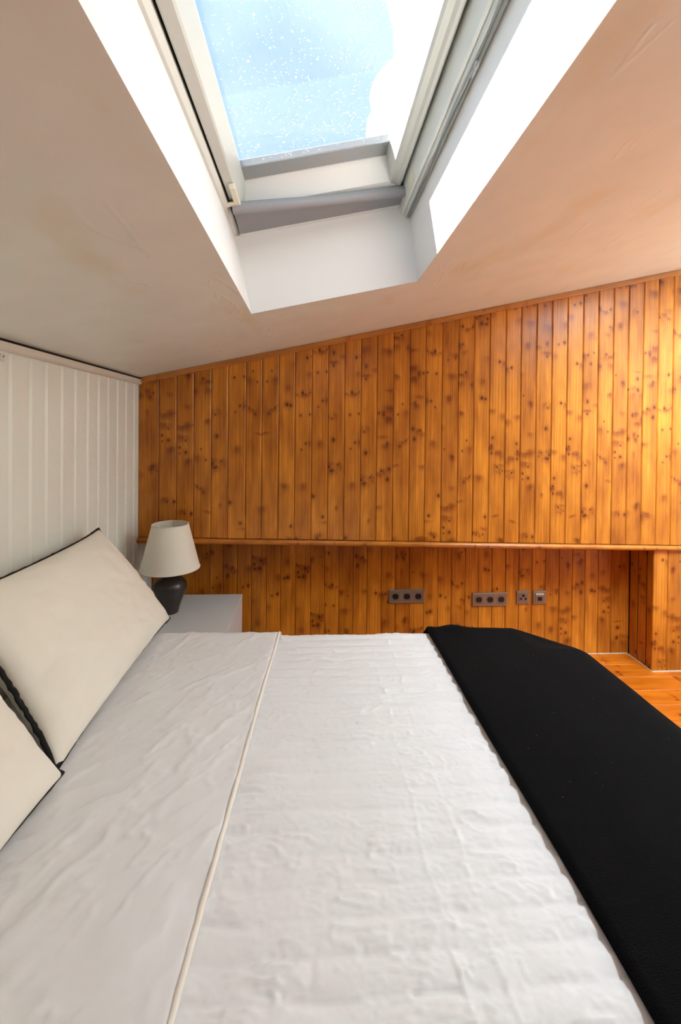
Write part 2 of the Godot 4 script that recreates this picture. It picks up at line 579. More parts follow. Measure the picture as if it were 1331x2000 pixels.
func build_walls() -> void:
	# ---- white boarded wall at the head of the bed
	var wl := root("wall_left")
	structure(wl, "white painted tongue and groove wall behind the pillows", "wall")
	var st := begin()
	bx(st, Vector3(XL - 0.15, -0.2, ZN - 0.15), Vector3(XL - 0.006, ceil_y(XL) + 0.02, ZF + 0.15))
	obj("wall_core", st, M.white_paint, wl)
	var zs := [ZN, -2.676, -2.58, -2.478, -2.3752, -2.2755, -2.1746, -2.0795, -1.9847, -1.8834, -1.7862, -1.6863, -1.5947, -1.4923]
	while zs[-1] < ZF - 0.1:
		zs.append(zs[-1] + 0.098)
	for k in zs.size() - 1:
		obj("board", board(Vector3(XL, 0, zs[k + 1]), Vector3(0, 0, -1), Vector3(1, 0, 0), zs[k + 1] - zs[k], 0.0, 0.0, ceil_y(XL) - 0.004, ceil_y(XL) - 0.004, 0.0085, 0.0055), M.white_paint, wl)
	# ---- pine wall: upper boarding stands proud, a niche runs below its ledge
	var wb := root("wall_back")
	structure(wb, "orange varnished knotty pine boarded wall with a low niche", "wall")
	st = begin()
	prism(st, PackedVector2Array([Vector2(XL - 0.15, -0.2), Vector2(XR + 0.15, -0.2), Vector2(XR + 0.15, ceil_y(XR + 0.15) + 0.02), Vector2(XL - 0.15, ceil_y(XL - 0.15) + 0.02)]), ZN - 0.15, ZN - 0.0145)
	obj("wall_core", st, M.dark_gap, wb)
	st = begin()
	var low_l := ledge_y(XL) - 0.027
	var low_r := ledge_y(XR) - 0.027
	prism(st, PackedVector2Array([Vector2(XL, low_l), Vector2(XR, low_r), Vector2(XR, ceil_y(XR) + 0.02), Vector2(XL, ceil_y(XL) + 0.02)]), ZN - 0.014, ZU - 0.0145)
	prism(st, PackedVector2Array([Vector2(XN + 0.0145, 0), Vector2(XR, 0), Vector2(XR, low_r), Vector2(XN + 0.0145, ledge_y(XN) - 0.027)]), ZN - 0.014, ZU - 0.0145)
	obj("box_core", st, M.dark_gap, wb)
	var xs := [XL, -0.849, -0.754, -0.661, -0.566, -0.475, -0.378, -0.290, -0.198, -0.108, -0.015, 0.076, 0.168, 0.259, 0.350, 0.443, 0.536, 0.626, 0.720, 0.814, 0.904, 0.995, 1.088, 1.177, 1.268, 1.359, 1.450, 1.543, 1.634, 1.724, 1.815, 1.905, 1.996, 2.086]
	while xs[-1] < XR - 0.05:
		xs.append(xs[-1] + 0.0915)
	for k in xs.size() - 1:
		var x: float = xs[k]
		var x2: float = xs[k + 1]
		var m: Material = M["pine_%d" % rng.randi_range(0, 7)]
		obj("upper_board", board(Vector3(x, 0, ZU), Vector3(1, 0, 0), Vector3(0, 0, 1), x2 - x, ledge_y(x) + 0.004, ledge_y(x2) + 0.004, ceil_y(x) - 0.004, ceil_y(x2) - 0.004, 0.0050, 0.0042, 1.0 if rng.randf() < 0.5 else -1.0, rng.randf_range(0.01, 0.25) - ledge_y(x2) / 2.2), m, wb)
	xs = [XL]
	while xs[-1] < -0.40:
		xs.append(xs[-1] + 0.0837)
	xs[-1] = -0.371
	xs.append_array([-0.282, -0.195, -0.106, -0.016, 0.070, 0.158, 0.245, 0.331, 0.419, 0.506, 0.594, 0.682, 0.770, 0.855, 0.942, 1.026, 1.112, 1.198, 1.283, 1.368, 1.454, 1.543, 1.628, 1.711, 1.797, 1.882, XN + 0.012])
	for k in xs.size() - 1:
		var x: float = xs[k]
		var x2: float = xs[k + 1]
		obj("niche_board", board(Vector3(x, 0, ZN), Vector3(1, 0, 0), Vector3(0, 0, 1), x2 - x, 0, 0, ledge_y(x) - 0.03, ledge_y(x2) - 0.03, 0.0036, 0.0035, 1.0 if rng.randf() < 0.5 else -1.0, rng.randf_range(0.02, 0.60)), M["pine_%d" % rng.randi_range(0, 7)], wb)
	for k in 3:      # the end of the niche
		var z := ZN + 0.0735 * k
		obj("niche_end_board", board(Vector3(XN + 0.0135, 0, z), Vector3(0, 0, 1), Vector3(-1, 0, 0), 0.0735 if k < 2 else ZU - z - 0.016, 0, 0, ledge_y(XN) - 0.03, ledge_y(XN) - 0.03, 0.0036, 0.0035, 1.0, rng.randf_range(0.02, 0.60)), M["pine_%d" % rng.randi_range(0, 7)], wb)
	var x := XN - 0.0005
	while x < XR - 0.02:
		var w := minf(0.0885, XR - x)
		obj("post_board", board(Vector3(x, 0, ZU - 0.002), Vector3(1, 0, 0), Vector3(0, 0, 1), w, 0, 0, ledge_y(x) - 0.028, ledge_y(x + w) - 0.028, 0.0038, 0.0035, 1.0, rng.randf_range(0.02, 0.60)), M["pine_%d" % rng.randi_range(0, 7)], wb)
		x += w
	# ledge strip under the upper boarding, with a rounded front
	st = begin()
	var sec := PackedVector2Array([Vector2(-0.02, 0.0), Vector2(0.010, 0.0), Vector2(0.016, -0.003), Vector2(0.020, -0.010), Vector2(0.020, -0.018), Vector2(0.016, -0.025), Vector2(0.010, -0.028), Vector2(-0.02, -0.028)])
	for k in sec.size():
		var a := sec[k]
		var b := sec[(k + 1) % sec.size()]
		var o := Vector3(0, b.x - a.x, -(b.y - a.y))
		for i in 3:
			var xa := lerpf(XL + 0.001, XR, i / 3.0)
			var xb := lerpf(XL + 0.001, XR, (i + 1) / 3.0)
			quad(st, Vector3(xa, ledge_y(xa) + a.y, ZU + a.x), Vector3(xa, ledge_y(xa) + b.y, ZU + b.x), Vector3(xb, ledge_y(xb) + b.y, ZU + b.x), Vector3(xb, ledge_y(xb) + a.y, ZU + a.x), o, [Vector2(k / 8.0, xa), Vector2(k / 8.0 + 0.12, xa), Vector2(k / 8.0 + 0.12, xb), Vector2(k / 8.0, xb)])
	var lend := PackedVector3Array()
	for q in sec:
		lend.append(Vector3(XL + 0.001, ledge_y(XL) + q.y, ZU + q.x))
	for k in range(1, lend.size() - 1):
		tri(st, lend[0], lend[k], lend[k + 1], Vector3(-1, 0, 0))
	obj("ledge", st, M.pine_ledge, wb)
	# pale caulk where the niche meets the floor
	st = begin()
	bx(st, Vector3(0.9, 0.0, ZN), Vector3(XN, 0.004, ZN + 0.003))
	bx(st, Vector3(XN - 0.003, 0.0, ZN), Vector3(XN + 0.001, 0.004, ZU))
	bx(st, Vector3(XN, 0.0, ZU - 0.001), Vector3(XR, 0.005, ZU + 0.003))
	obj("caulk_line", st, M.cream_paint, wb)
	# ---- the two walls out of view, then an added roof window that carries the fill
	var wr := root("wall_right")
	structure(wr, "plain white wall beyond the bed foot", "wall")
	st = begin()
	bx(st, Vector3(XR, -0.2, ZN - 0.15), Vector3(XR + 0.2, ceil_y(XR) + 0.02, ZF + 0.15))
	obj("wall_core", st, M.plain_wall, wr)
	var wf := root("wall_front")
	structure(wf, "plain white wall facing the pine boards", "wall")
	st = begin()
	prism(st, PackedVector2Array([Vector2(XL - 0.15, -0.2), Vector2(XR + 0.2, -0.2), Vector2(XR + 0.2, ceil_y(XR + 0.2) + 0.02), Vector2(XL - 0.15, ceil_y(XL - 0.15) + 0.02)]), ZF, ZF + 0.2)
	obj("wall_core", st, M.plain_wall, wf)
	var w2 := root("window_2", roof)  # invented, unseen roof window, added as the source of the upper-right fill
	structure(w2, "added unseen roof window that carries the fill light", "window")
	for b in [[2.64, 2.65, -1.96, -0.88], [3.49, 3.50, -1.96, -0.88], [2.64, 3.50, -1.97, -1.96], [2.64, 3.50, -0.88, -0.87]]:
		st = begin()
		bx(st, Vector3(b[0], 0.001, b[2]), Vector3(b[1], 0.31, b[3]))
		obj("reveal_panel", st, M.reveal_white, w2)
	for b in [[2.62, 2.67, -1.99, -0.85], [3.47, 3.52, -1.99, -0.85], [2.67, 3.47, -1.99, -1.94], [2.67, 3.47, -0.90, -0.85]]:
		st = begin()
		bx(st, Vector3(b[0], 0.31, b[2]), Vector3(b[1], 0.40, b[3]), 0.004)
		obj("window_frame", st, M.frame_white, w2)
	st = begin()
	bx(st, Vector3(2.67, 0.36, -1.94), Vector3(3.47, 0.364, -0.90))
	obj("pane", st, M.glass, w2)
	st = begin()
	bx(st, Vector3(2.672, 0.330, -1.938), Vector3(3.468, 0.333, -0.902))
	obj("added_blind", st, M.added_blind_white, w2)  # blind added to stop direct sun through the invented window
	var pl := root("wall_plate", Transform3D(Basis(), Vector3(XL, 1.615, -1.452)))
	tag(pl, "tiny white plate with one screw, high on the white boards", "plate")
	st = begin()
	bx(st, Vector3(0, -0.012, -0.010), Vector3(0.004, 0.012, 0.010), 0.001)
	obj("plate_body", st, M.frame_white, pl)
	obj("screw", tube(PackedVector3Array([Vector3(0.003, 0.004, -0.002), Vector3(0.0052, 0.004, -0.002)]), 0.0025, 10), M.screw_metal, pl)
	# ---- cornices
	st = begin()
	var zc := ZU
	prism(st, PackedVector2Array([Vector2(0, -0.036), Vector2(0.012, -0.034), Vector2(0.017, -0.028), Vector2(0.017, -0.0085), Vector2(0, -0.0085)]), zc + 0.0, ZF)
	var t1 := obj("trim_1", st, M.cream_paint)
	t1.position = Vector3(XL + 0.0005, ceil_y(XL), 0)
	structure(t1, "cream painted cornice strip on top of the white boards", "trim")
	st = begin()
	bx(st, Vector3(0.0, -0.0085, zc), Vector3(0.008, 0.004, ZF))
	obj("gap_shade_strip", st, M.dark_gap, t1)  # dark-coloured strip set in for the shade in the open gap
	st = begin()
	var h := 0.031
	var pts := [Vector2(0, -h), Vector2(0.009, -h + 0.001), Vector2(0.013, -h + 0.006), Vector2(0.013, -0.002), Vector2(0, -0.002)]
	for k in pts.size():
		var a: Vector2 = pts[k]
		var b: Vector2 = pts[(k + 1) % pts.size()]
		var xa := XL + 0.018
		quad(st, Vector3(xa, ceil_y(xa) + a.y, ZU + a.x), Vector3(xa, ceil_y(xa) + b.y, ZU + b.x), Vector3(XR, ceil_y(XR) + b.y, ZU + b.x), Vector3(XR, ceil_y(XR) + a.y, ZU + a.x), Vector3(0, -(b.x - a.x), b.y - a.y), [Vector2(k / 5.0, 0), Vector2(k / 5.0 + 0.2, 0), Vector2(k / 5.0 + 0.2, 1.8), Vector2(k / 5.0, 1.8)])
	var t2 := obj("trim_2", st, M.pine_trim)
	structure(t2, "light pine cornice strip along the sloping ceiling", "trim")

func ledge_y(x: float) -> float:
	return EYE - 0.609 - 0.0201 * (x + 0.956)

func build_ceiling() -> void:
	var c := Node3D.new()
	c.name = "ceiling"
	c.transform = roof
	add_child(c)
	structure(c, "sloping off-white plaster ceiling with brushed filler and faint stains", "ceiling")
	var st := begin()
	var u0 := -0.25
	var u1 := 4.05
	var z0 := ZN - 0.15
	var z1 := ZF + 0.15
	for b in [[u0, 0.70, z0, z1], [1.42, 2.64, z0, z1], [0.70, 1.42, z0, -1.731], [0.70, 1.42, -0.29, z1], [3.50, u1, z0, z1], [2.64, 3.50, z0, -1.97], [2.64, 3.50, -0.87, z1]]:
		bx(st, Vector3(b[0], 0.002, b[2]), Vector3(b[1], 0.30, b[3]))
	obj("roof_slab", st, M.plain_wall, c)
	# the plastered face, one piece round the opening, 2 mm thick
	st = begin()
	for b in [[u0, 0.7193, z0, z1], [1.358, 2.65, z0, z1], [0.7193, 1.358, z0, -1.7125], [0.7193, 1.358, -0.305, z1], [3.49, u1, z0, z1], [2.65, 3.49, z0, -1.96], [2.65, 3.49, -0.88, z1]]:
		var p := [Vector3(b[0], 0, b[2]), Vector3(b[1], 0, b[2]), Vector3(b[1], 0, b[3]), Vector3(b[0], 0, b[3])]
		var uv := []
		for q in p:
			uv.append(Vector2((q.x + 0.1) / 4.8, (q.z + 2.9) / 5.1))
		quad(st, p[0], p[1], p[2], p[3], Vector3(0, -1, 0), uv)
	obj("plaster_face", st, M.ceiling_paint, c)

# ==================================================================== roof window
func build_skylight() -> void:
	var w := root("window_1", roof)
	structure(w, "white pivot roof window set deep in the sloping ceiling", "window")
	var zf := -1.712
	var zn := -0.305
	var st := begin()
	bx(st, Vector3(0.701, 0.001, zf - 0.018), Vector3(0.7195, 0.30, zn + 0.014))
	obj("reveal_panel", st, M.reveal_white, w)
	st = begin()
	prism(st, PackedVector2Array([Vector2(1.3577, 0.001), Vector2(1.385, 0.30), Vector2(1.419, 0.30), Vector2(1.419, 0.001)]), zf - 0.018, zn + 0.014)
	obj("reveal_panel", st, M.reveal_white, w)
	st = begin()
	bx(st, Vector3(0.7195, 0.001, zf - 0.018), Vector3(1.386, 0.30, zf))
	obj("reveal_panel", st, M.reveal_white, w)
	st = begin()
	bx(st, Vector3(0.7195, 0.001, zn), Vector3(1.386, 0.30, zn + 0.014))
	obj("reveal_panel", st, M.reveal_white, w)
	# fixed frame
	st = begin()
	prism(st, PackedVector2Array([Vector2(0.66, 0.30), Vector2(0.7195, 0.292), Vector2(0.727, 0.292), Vector2(0.738, 0.305), Vector2(0.738, 0.43), Vector2(0.66, 0.43)]), zf - 0.04, zn + 0.05)
	obj("window_frame", st, M.frame_white, w)
	st = begin()
	prism(st, PackedVector2Array([Vector2(1.349, 0.261), Vector2(1.352, 0.257), Vector2(1.3815, 0.257), Vector2(1.384, 0.30), Vector2(1.45, 0.30), Vector2(1.45, 0.43), Vector2(1.349, 0.43)]), zf - 0.04, zn + 0.05)
	obj("window_frame", st, M.frame_white, w)
	st = begin()
	bx(st, Vector3(0.738, 0.287, zf - 0.04), Vector3(1.349, 0.43, zf + 0.014), 0.003)
	obj("window_frame", st, M.frame_white, w)
	st = begin()
	bx(st, Vector3(0.738, 0.287, zn - 0.03), Vector3(1.349, 0.43, zn + 0.05), 0.003)
	obj("window_frame", st, M.frame_white, w)
	st = begin()
	prism(st, PackedVector2Array([Vector2(1.3575, 0.2565), Vector2(1.3575, 0.244), Vector2(1.360, 0.241), Vector2(1.3785, 0.241), Vector2(1.3805, 0.2565)]), zf - 0.01, zn + 0.01)
	obj("cord_channel", st, M.sash_white, w)
	# black seals in the gap between frame and sash
	for u in [[0.738, 0.7445], [1.3425, 1.349]]:
		st = begin()
		bx(st, Vector3(u[0], 0.335, zf + 0.014), Vector3(u[1], 0.40, zn - 0.03))
		obj("seal", st, M.gasket_black, w)
	# sash: two stiles and two rails, bevelled towards the glass
	var sash := Node3D.new()
	sash.name = "sash"
	w.add_child(sash)
	st = begin()
	prism(st, PackedVector2Array([Vector2(0.7445, 0.318), Vector2(0.748, 0.315), Vector2(0.772, 0.315), Vector2(0.777, 0.320), Vector2(0.803, 0.390), Vector2(0.803, 0.425), Vector2(0.7445, 0.425)]), zf + 0.02, zn - 0.035)
	obj("stile", st, M.sash_white, sash)
	st = begin()
	prism(st, PackedVector2Array([Vector2(1.3425, 0.328), Vector2(1.340, 0.320), Vector2(1.333, 0.315), Vector2(1.325, 0.317), Vector2(1.319, 0.325), Vector2(1.303, 0.328), Vector2(1.298, 0.336), Vector2(1.2965, 0.385), Vector2(1.295, 0.392), Vector2(1.295, 0.425), Vector2(1.3425, 0.425)]), zf + 0.02, zn - 0.035)
	obj("stile", st, M.sash_white, sash)
	for far in [true, false]:
		st = begin()
		var a: Array
		if far:
			a = [Vector2(zf + 0.02, 0.322), Vector2(-1.615, 0.322), Vector2(-1.595, 0.332), Vector2(-1.565, 0.392), Vector2(-1.555, 0.425), Vector2(zf + 0.02, 0.425)]
		else:
			a = [Vector2(zn - 0.035, 0.322), Vector2(-0.42, 0.322), Vector2(-0.44, 0.332), Vector2(-0.47, 0.392), Vector2(-0.47, 0.425), Vector2(zn - 0.035, 0.425)]
		for k in a.size():
			var p: Vector2 = a[k]
			var q: Vector2 = a[(k + 1) % a.size()]
			var o := Vector3(0, -(q.x - p.x), q.y - p.y) * (1.0 if far else -1.0)
			quad(st, Vector3(0.777, p.y, p.x), Vector3(0.777, q.y, q.x), Vector3(1.32, q.y, q.x), Vector3(1.32, p.y, p.x), o)
		obj("rail", st, M.sash_white if not far else M.reveal_white, sash)
	# outside: grey cover strip with a dark lip at the low end of the pane, then the pane and its specks of dirt
	st = begin()
	bx(st, Vector3(0.795, 0.405, -1.585), Vector3(1.302, 0.43, -1.485), 0.003)
	obj("cover_strip", st, M.cladding_grey, w)
	st = begin()
	bx(st, Vector3(0.803, 0.393, -1.583), Vector3(1.295, 0.401, -1.571), 0.001)
	obj("gasket", st, M.gasket_black, w)
	st = begin()
	bx(st, Vector3(0.796, 0.4012, -1.60), Vector3(1.301, 0.4045, zn - 0.12))
	obj("pane", st, M.glass, w)
	st = begin()
	for k in 1500:
		var r := rng.randf_range(0.0005, 0.0013) * (2.4 if rng.randf() < 0.05 else 1.0)
		var c := Vector3(rng.randf_range(0.81, 1.29), 0.4058, rng.randf_range(-1.47, -0.5))
		var a0 := rng.randf() * TAU
		for s in 6:
			var p := c + Vector3(cos(a0 + TAU * s / 6), 0, sin(a0 + TAU * s / 6)) * r * rng.randf_range(0.7, 1.2)
			var q := c + Vector3(cos(a0 + TAU * (s + 1) / 6), 0, sin(a0 + TAU * (s + 1) / 6)) * r
			tri(st, c - Vector3(0, 0.0012, 0), p, q, Vector3(0, -1, 0))
			tri(st, c, p, q, Vector3(0, 1, 0))
	var dirt := obj("dirt_specks", st, M.glass_dirt, w)
	dirt.set_meta("kind", "stuff")
	dirt.set_meta("label", "whitish specks of dirt on the glass")
	# ivory catch of the blind on the lower end of the stile
	var ct := Node3D.new()
	ct.name = "blind_catch"
	w.add_child(ct)
	st = begin()
	bx(st, Vector3(0.757, 0.297, -1.52), Vector3(0.777, 0.315, -1.40), 0.003)
	obj("catch_block", st, M.plastic_ivory, ct)
	st = begin()
	bx(st, Vector3(0.728, 0.297, -1.507), Vector3(0.762, 0.306, -1.487), 0.003)
	obj("catch_tongue", st, M.plastic_ivory, ct)
	# yellowed striker on the other frame side
	st = begin()
	bx(st, Vector3(1.3465, 0.268, -1.545), Vector3(1.3492, 0.298, -1.48), 0.001)
	obj("striker_plate", st, M.plastic_ivory, w)

func build_blind() -> void:
	var b := root("roller_blind", roof)
	tag(b, "grey roller blind pulled down askew at the low end of the roof window", "blind")
	var path := PackedVector3Array()
	var rad := PackedFloat32Array()
	for k in 25:
		var t := k / 24.0
		path.append(Vector3(lerpf(0.7455, 1.3475, t), 0.297 - 0.003 * sin(t * 5.0), lerpf(-1.52, -1.623, t) + 0.004 * sin(t * 7)))
		rad.append(0.0185 + 0.0012 * sin(t * 9))
	obj("roll", tube(path, rad, 20), M.blind_grey, b)
	var p := PackedVector3Array()
	for i in 25:
		var t := i / 24.0
		var a := path[i] + Vector3(0, 0.008, -0.012)
		var e := Vector3(lerpf(0.743, 1.346, t), 0.290, -1.6965)
		for j in 11:
			var s := j / 10.0
			var q := a.lerp(e, s)
			q.y += (-0.004 * sin(s * PI) + 0.0025 * sin(s * 9.0 + t * 3.0) * (1 - s)) * (1.0 - 0.5 * t)
			p.append(q)
	var am := grid(p, 25, 11, 1.0)
	var p2 := PackedVector3Array()
	for q in p:
		p2.append(q + Vector3(0, 0.0015, 0))
	grid(p2, 25, 11, -1.0, PackedVector2Array(), false, am)
	obj("fabric", am, M.blind_grey, b)
	# cords that hang slack along the frame, joined by a clear connector
	var c := root("blind_cord", roof)
	tag(c, "grey pull cords with a clear connector along the roof window frame", "cord")
	for s in 2:
		var pp := PackedVector3Array()
		for k in 60:
			var t := k / 59.0
			var wob := 0.0035 * sin(t * 23.0 + s * 2.0) * sin(t * 3.1) + 0.0015 * sin(t * 61.0 + s)
			pp.append(Vector3(1.3605 + 0.007 * s + wob * 0.6, 0.2385 - 0.002 * s + wob * 0.4, lerpf(-1.69, -0.45, t)))
		obj("cord", tube(pp, 0.0022, 6), M.cord_grey, c)
	var at := Vector3(1.364, 0.232, -0.97)
	for k in 2:
		var cl := lathe(PackedVector2Array([Vector2(0, -0.009), Vector2(0.005, -0.009), Vector2(0.006, -0.006), Vector2(0.0045, 0), Vector2(0.006, 0.006), Vector2(0.005, 0.009), Vector2(0, 0.009)]), Vector3.ZERO, 14)
		var o := obj("connector", cl, M.clear_plastic, c)
		o.transform = Transform3D(Basis(Vector3(1, 0, 0), PI / 2), at + Vector3(0, 0, -0.022 * k))

# ==================================================================== bed
const BX0 := -0.945
const BX1 := 1.098
const BZ0 := -1.955
const BZ1 := -0.30

# where the point (x, z) of a flat sheet comes to lie when the sheet is laid over the bed, LIFT above the mattress
func drape(x: float, z: float, lift: float, hang := 0.42) -> Vector3:
	var r := 0.085
	var cr := 0.16
	var lo := Vector2(-3.0, BZ0 + r + cr)
	var hi := Vector2(BX1 - r - cr, BZ1 - r - cr)
	var q := Vector2(clampf(x, lo.x, hi.x), clampf(z, lo.y, hi.y))
	var d := Vector2(x, z) - q
	var l := d.length()
	var top := BED + lift - 0.010 * smoothstep(BZ0 + 0.5, BZ0, z) - 0.016 * smoothstep(0.62, BX1 + 0.05, x)
	if l <= cr:
		return Vector3(x, top - 0.02 * smoothstep(0.0, 1.0, (l / cr)) * (0.0 if l == 0.0 else absf(d.x * d.y) / (l * l) * 2.0), z)
	var n := d / l
	var e := l - cr
	var rr := r + lift
	var corner := absf(n.x * n.y) * 2.0
	var drop := 0.0
	var away := 0.0
	var arc := rr * PI / 2
	if e < arc:
		away = rr * sin(e / rr)
		drop = rr * (1 - cos(e / rr))
	else:
		away = rr + 0.06 * (e - arc)
		drop = rr + minf(e - arc, hang - rr)
	var p := q + n * (cr + away)
	return Vector3(p.x, top - drop - 0.02 * corner, p.y)

var qa := noise(1.0, 201, 3)
var qb := noise(1.0, 202, 3)
var qc := noise(1.0, 203, 2)

# relief of the stitched side: rows of running stitch along the bed, tufts between them, small puckers
func stitched(x: float, z: float) -> float:
	var zz := z + 0.012 * qa.get_noise_2d(x * 2.2, z * 2.0) + 0.0035 * qb.get_noise_2d(x * 12.0, z * 6.0)
	var at_row := floorf(zz / 0.056)
	var pad := pow(absf(sin(PI * zz / 0.056)), 0.70)
	var deep := 0.55 + 0.45 * qc.get_noise_2d(x * 3.0, at_row * 5.0)
	var xx := x + 0.016 * qb.get_noise_2d(x * 6.0, at_row * 3.7)
	var tuft := pow(absf(sin(PI * xx / 0.085)), 0.3)
	var h := 0.0090 * pad * deep * (0.80 + 0.20 * tuft)
	var w1 := 1.0 - absf(qa.get_noise_2d(x * 6.0 + 20.0 + zz * 3.0, zz * 26.0)) * 5.0
	var w2 := 1.0 - absf(qb.get_noise_2d(x * 15.0 + 4.0, zz * 22.0 + x * 6.0)) * 6.0
	h += 0.0036 * maxf(w1, 0.0) * maxf(0.0, 0.4 + qc.get_noise_2d(x * 5.0, z * 5.0)) + 0.0015 * maxf(w2, 0.0)
	var l1 := (x - 0.235 - 0.02 * qa.get_noise_2d(z * 3.0, 4.0)) / 0.0035
	var l2 := (x - 0.305 - 0.014 * qa.get_noise_2d(z * 4.0, 9.0)) / 0.0035
	h += 0.0020 * (exp(-l1 * l1) + exp(-l2 * l2)) * (0.5 + qc.get_noise_2d(z * 9.0, x))
	return h

# relief of the turned-back side: loose slanting creases
func creased(x: float, z: float) -> float:
	var a := 1.0 - absf(qa.get_noise_2d((x + z * 0.75) * 5.5, (z - x * 0.75) * 2.0 + 50.0)) * 5.0
	var b := 1.0 - absf(qb.get_noise_2d((x + z * 0.9) * 10.0, (z - x * 0.9) * 3.0)) * 6.0
	var c := qc.get_noise_2d(x * 5.0 + 5.0, z * 4.0)
	return 0.0036 * maxf(a, 0.0) * (0.6 + c) + 0.0022 * maxf(b, 0.0) + 0.0024 * c

func sheet(x0, x1, z0: float, z1: float, step: float, lift: float, relief: Callable, thick: float, hang: float) -> ArrayMesh:
	var nv := int((z1 - z0) / step) + 1
	var nu := int((x1.call(-1.0) - x0.call(-1.0)) / step) + 1
	var p := PackedVector3Array()
	var under := PackedVector3Array()
	for i in nu:
		for j in nv:
			var z := lerpf(z0, z1, float(j) / (nv - 1))
			var x := lerpf(x0.call(z), x1.call(z), float(i) / (nu - 1))
			var edge := minf(float(i), float(nu - 1 - i)) * step
			var round_ := thick * (1.0 - sqrt(maxf(0.0, 1.0 - pow(1.0 - clampf(edge / thick, 0, 1), 2))))
			p.append(drape(x, z, lift + thick + relief.call(x, z) - round_ * 0.9, hang))
			under.append(drape(x, z, lift, hang))
	# side +1: along x, then along z, so x cross z = -y
	var am := grid(p, nu, nv, -1.0)
	var rim := PackedVector3Array()
	var n := 0
	for j in nv:
		rim.append_array(PackedVector3Array([p[j], under[j]]))
		n += 1
	grid(rim, n, 2, -1.0, PackedVector2Array(), false, am)
	rim = PackedVector3Array()
	for j in nv:
		rim.append_array(PackedVector3Array([p[(nu - 1) * nv + j], under[(nu - 1) * nv + j]]))
	grid(rim, nv, 2, 1.0, PackedVector2Array(), false, am)
	return am

func fold_x(z: float) -> float:      # the turned-back edge wanders a little towards the head
	return -0.137 - 0.058 * smoothstep(-1.95, -0.6, z) + 0.004 * sin(z * 5.0)

func build_bed() -> void:
	var bed := root("bed", Transform3D(Basis(), Vector3((BX0 + BX1) / 2, 0, (BZ0 + BZ1) / 2)))
	tag(bed, "double bed on short legs, hidden by its white quilt", "bed")
	var hx := (BX1 - BX0) / 2 - 0.045
	var hz := (BZ1 - BZ0) / 2 - 0.05
	var st := begin()
	bx(st, Vector3(-hx, 0.32, -hz), Vector3(hx, BED - 0.075, hz), 0.03)
	obj("mattress", st, M.mattress_cloth, bed)
	st = begin()
	bx(st, Vector3(-hx, 0.14, -hz), Vector3(hx, 0.32, hz), 0.01)
	obj("bed_base", st, M.mattress_cloth, bed)
	for sx in [-1, 1]:
		for sz in [-1, 1]:
			obj("leg", lathe(PackedVector2Array([Vector2(0, 0), Vector2(0.022, 0), Vector2(0.03, 0.14), Vector2(0, 0.14)]), Vector3(sx * (hx - 0.12), 0, sz * (hz - 0.12)), 16), M.gasket_black, bed)
	# ---- quilt: stitched side up towards the foot, turned back towards the pillows
	var q := root("quilt")
	tag(q, "white stitched cotton quilt spread over the bed with its top turned back", "quilt")
	obj("stitched_side", sheet(func(_z): return -0.30, func(_z): return BX1 + 0.30, BZ0 - 0.30, BZ1 + 0.25, 0.0045, 0.0, stitched, 0.006, 0.36), M.quilt_cotton, q)
	obj("turned_back_side", sheet(func(_z): return BX0 + 0.0, fold_x, BZ0 - 0.30, BZ1 + 0.25, 0.0055, 0.013, creased, 0.010, 0.36), M.quilt_cotton, q)
	var path := PackedVector3Array()
	for k in 260:
		var z := lerpf(BZ0 - 0.28, BZ1 + 0.2, k / 259.0)
		path.append(drape(fold_x(z) - 0.001, z, 0.0205 + 0.0012 * qa.get_noise_2d(z * 9.0, 3.0), 0.36))
	obj("piping", tube(path, 0.0058, 10), M.piping_cream, q)
	# ---- throw
	var t := root("throw_blanket")
	tag(t, "plain black wool throw folded across the foot of the bed", "blanket")
	obj("blanket", sheet(func(z): return 0.482 + 0.010 * smoothstep(-1.9, -0.7, z) + 0.0025 * sin(z * 6.0), func(_z): return BX1 + 0.36, BZ0 - 0.27, BZ1 + 0.22, 0.011, 0.0185, throw_relief, 0.012, 0.42), M.throw_black, t)
	st = begin()
	for k in 46:
		var x := rng.randf_range(0.55, 1.02)
		var z := rng.randf_range(-1.75, -0.5)
		var c := drape(x, z, 0.0185 + 0.012 + throw_relief(x, z), 0.42) + Vector3(0, 0.0012, 0)
		var d := Vector3(rng.randf_range(-1, 1), 0, rng.randf_range(-1, 1)).normalized() * rng.randf_range(0.0006, 0.0016)
		var s := Vector3(-d.z, 0, d.x) * 0.5
		tri(st, c - d, c + d, c + s + Vector3(0, 0.0004, 0), Vector3.UP)
		tri(st, c - d, c + d, c - s + Vector3(0, 0.0004, 0), Vector3.UP)
	var lint := obj("lint_specks", st, M.lint, t)
	lint.set_meta("kind", "stuff")
	lint.set_meta("label", "pale specks of lint on the black wool")

func throw_relief(x: float, z: float) -> float:
	var h := 0.0022 * qa.get_noise_2d(x * 4.0, z * 2.0)
	h += 0.012 * exp(-pow((x - 0.60) / 0.055, 2)) * smoothstep(-1.78, -1.93, z)      # a buckle where it goes over the far edge
	h += 0.006 * exp(-pow((x - 0.50) / 0.02, 2)) * smoothstep(-1.80, -1.93, z)
	return h

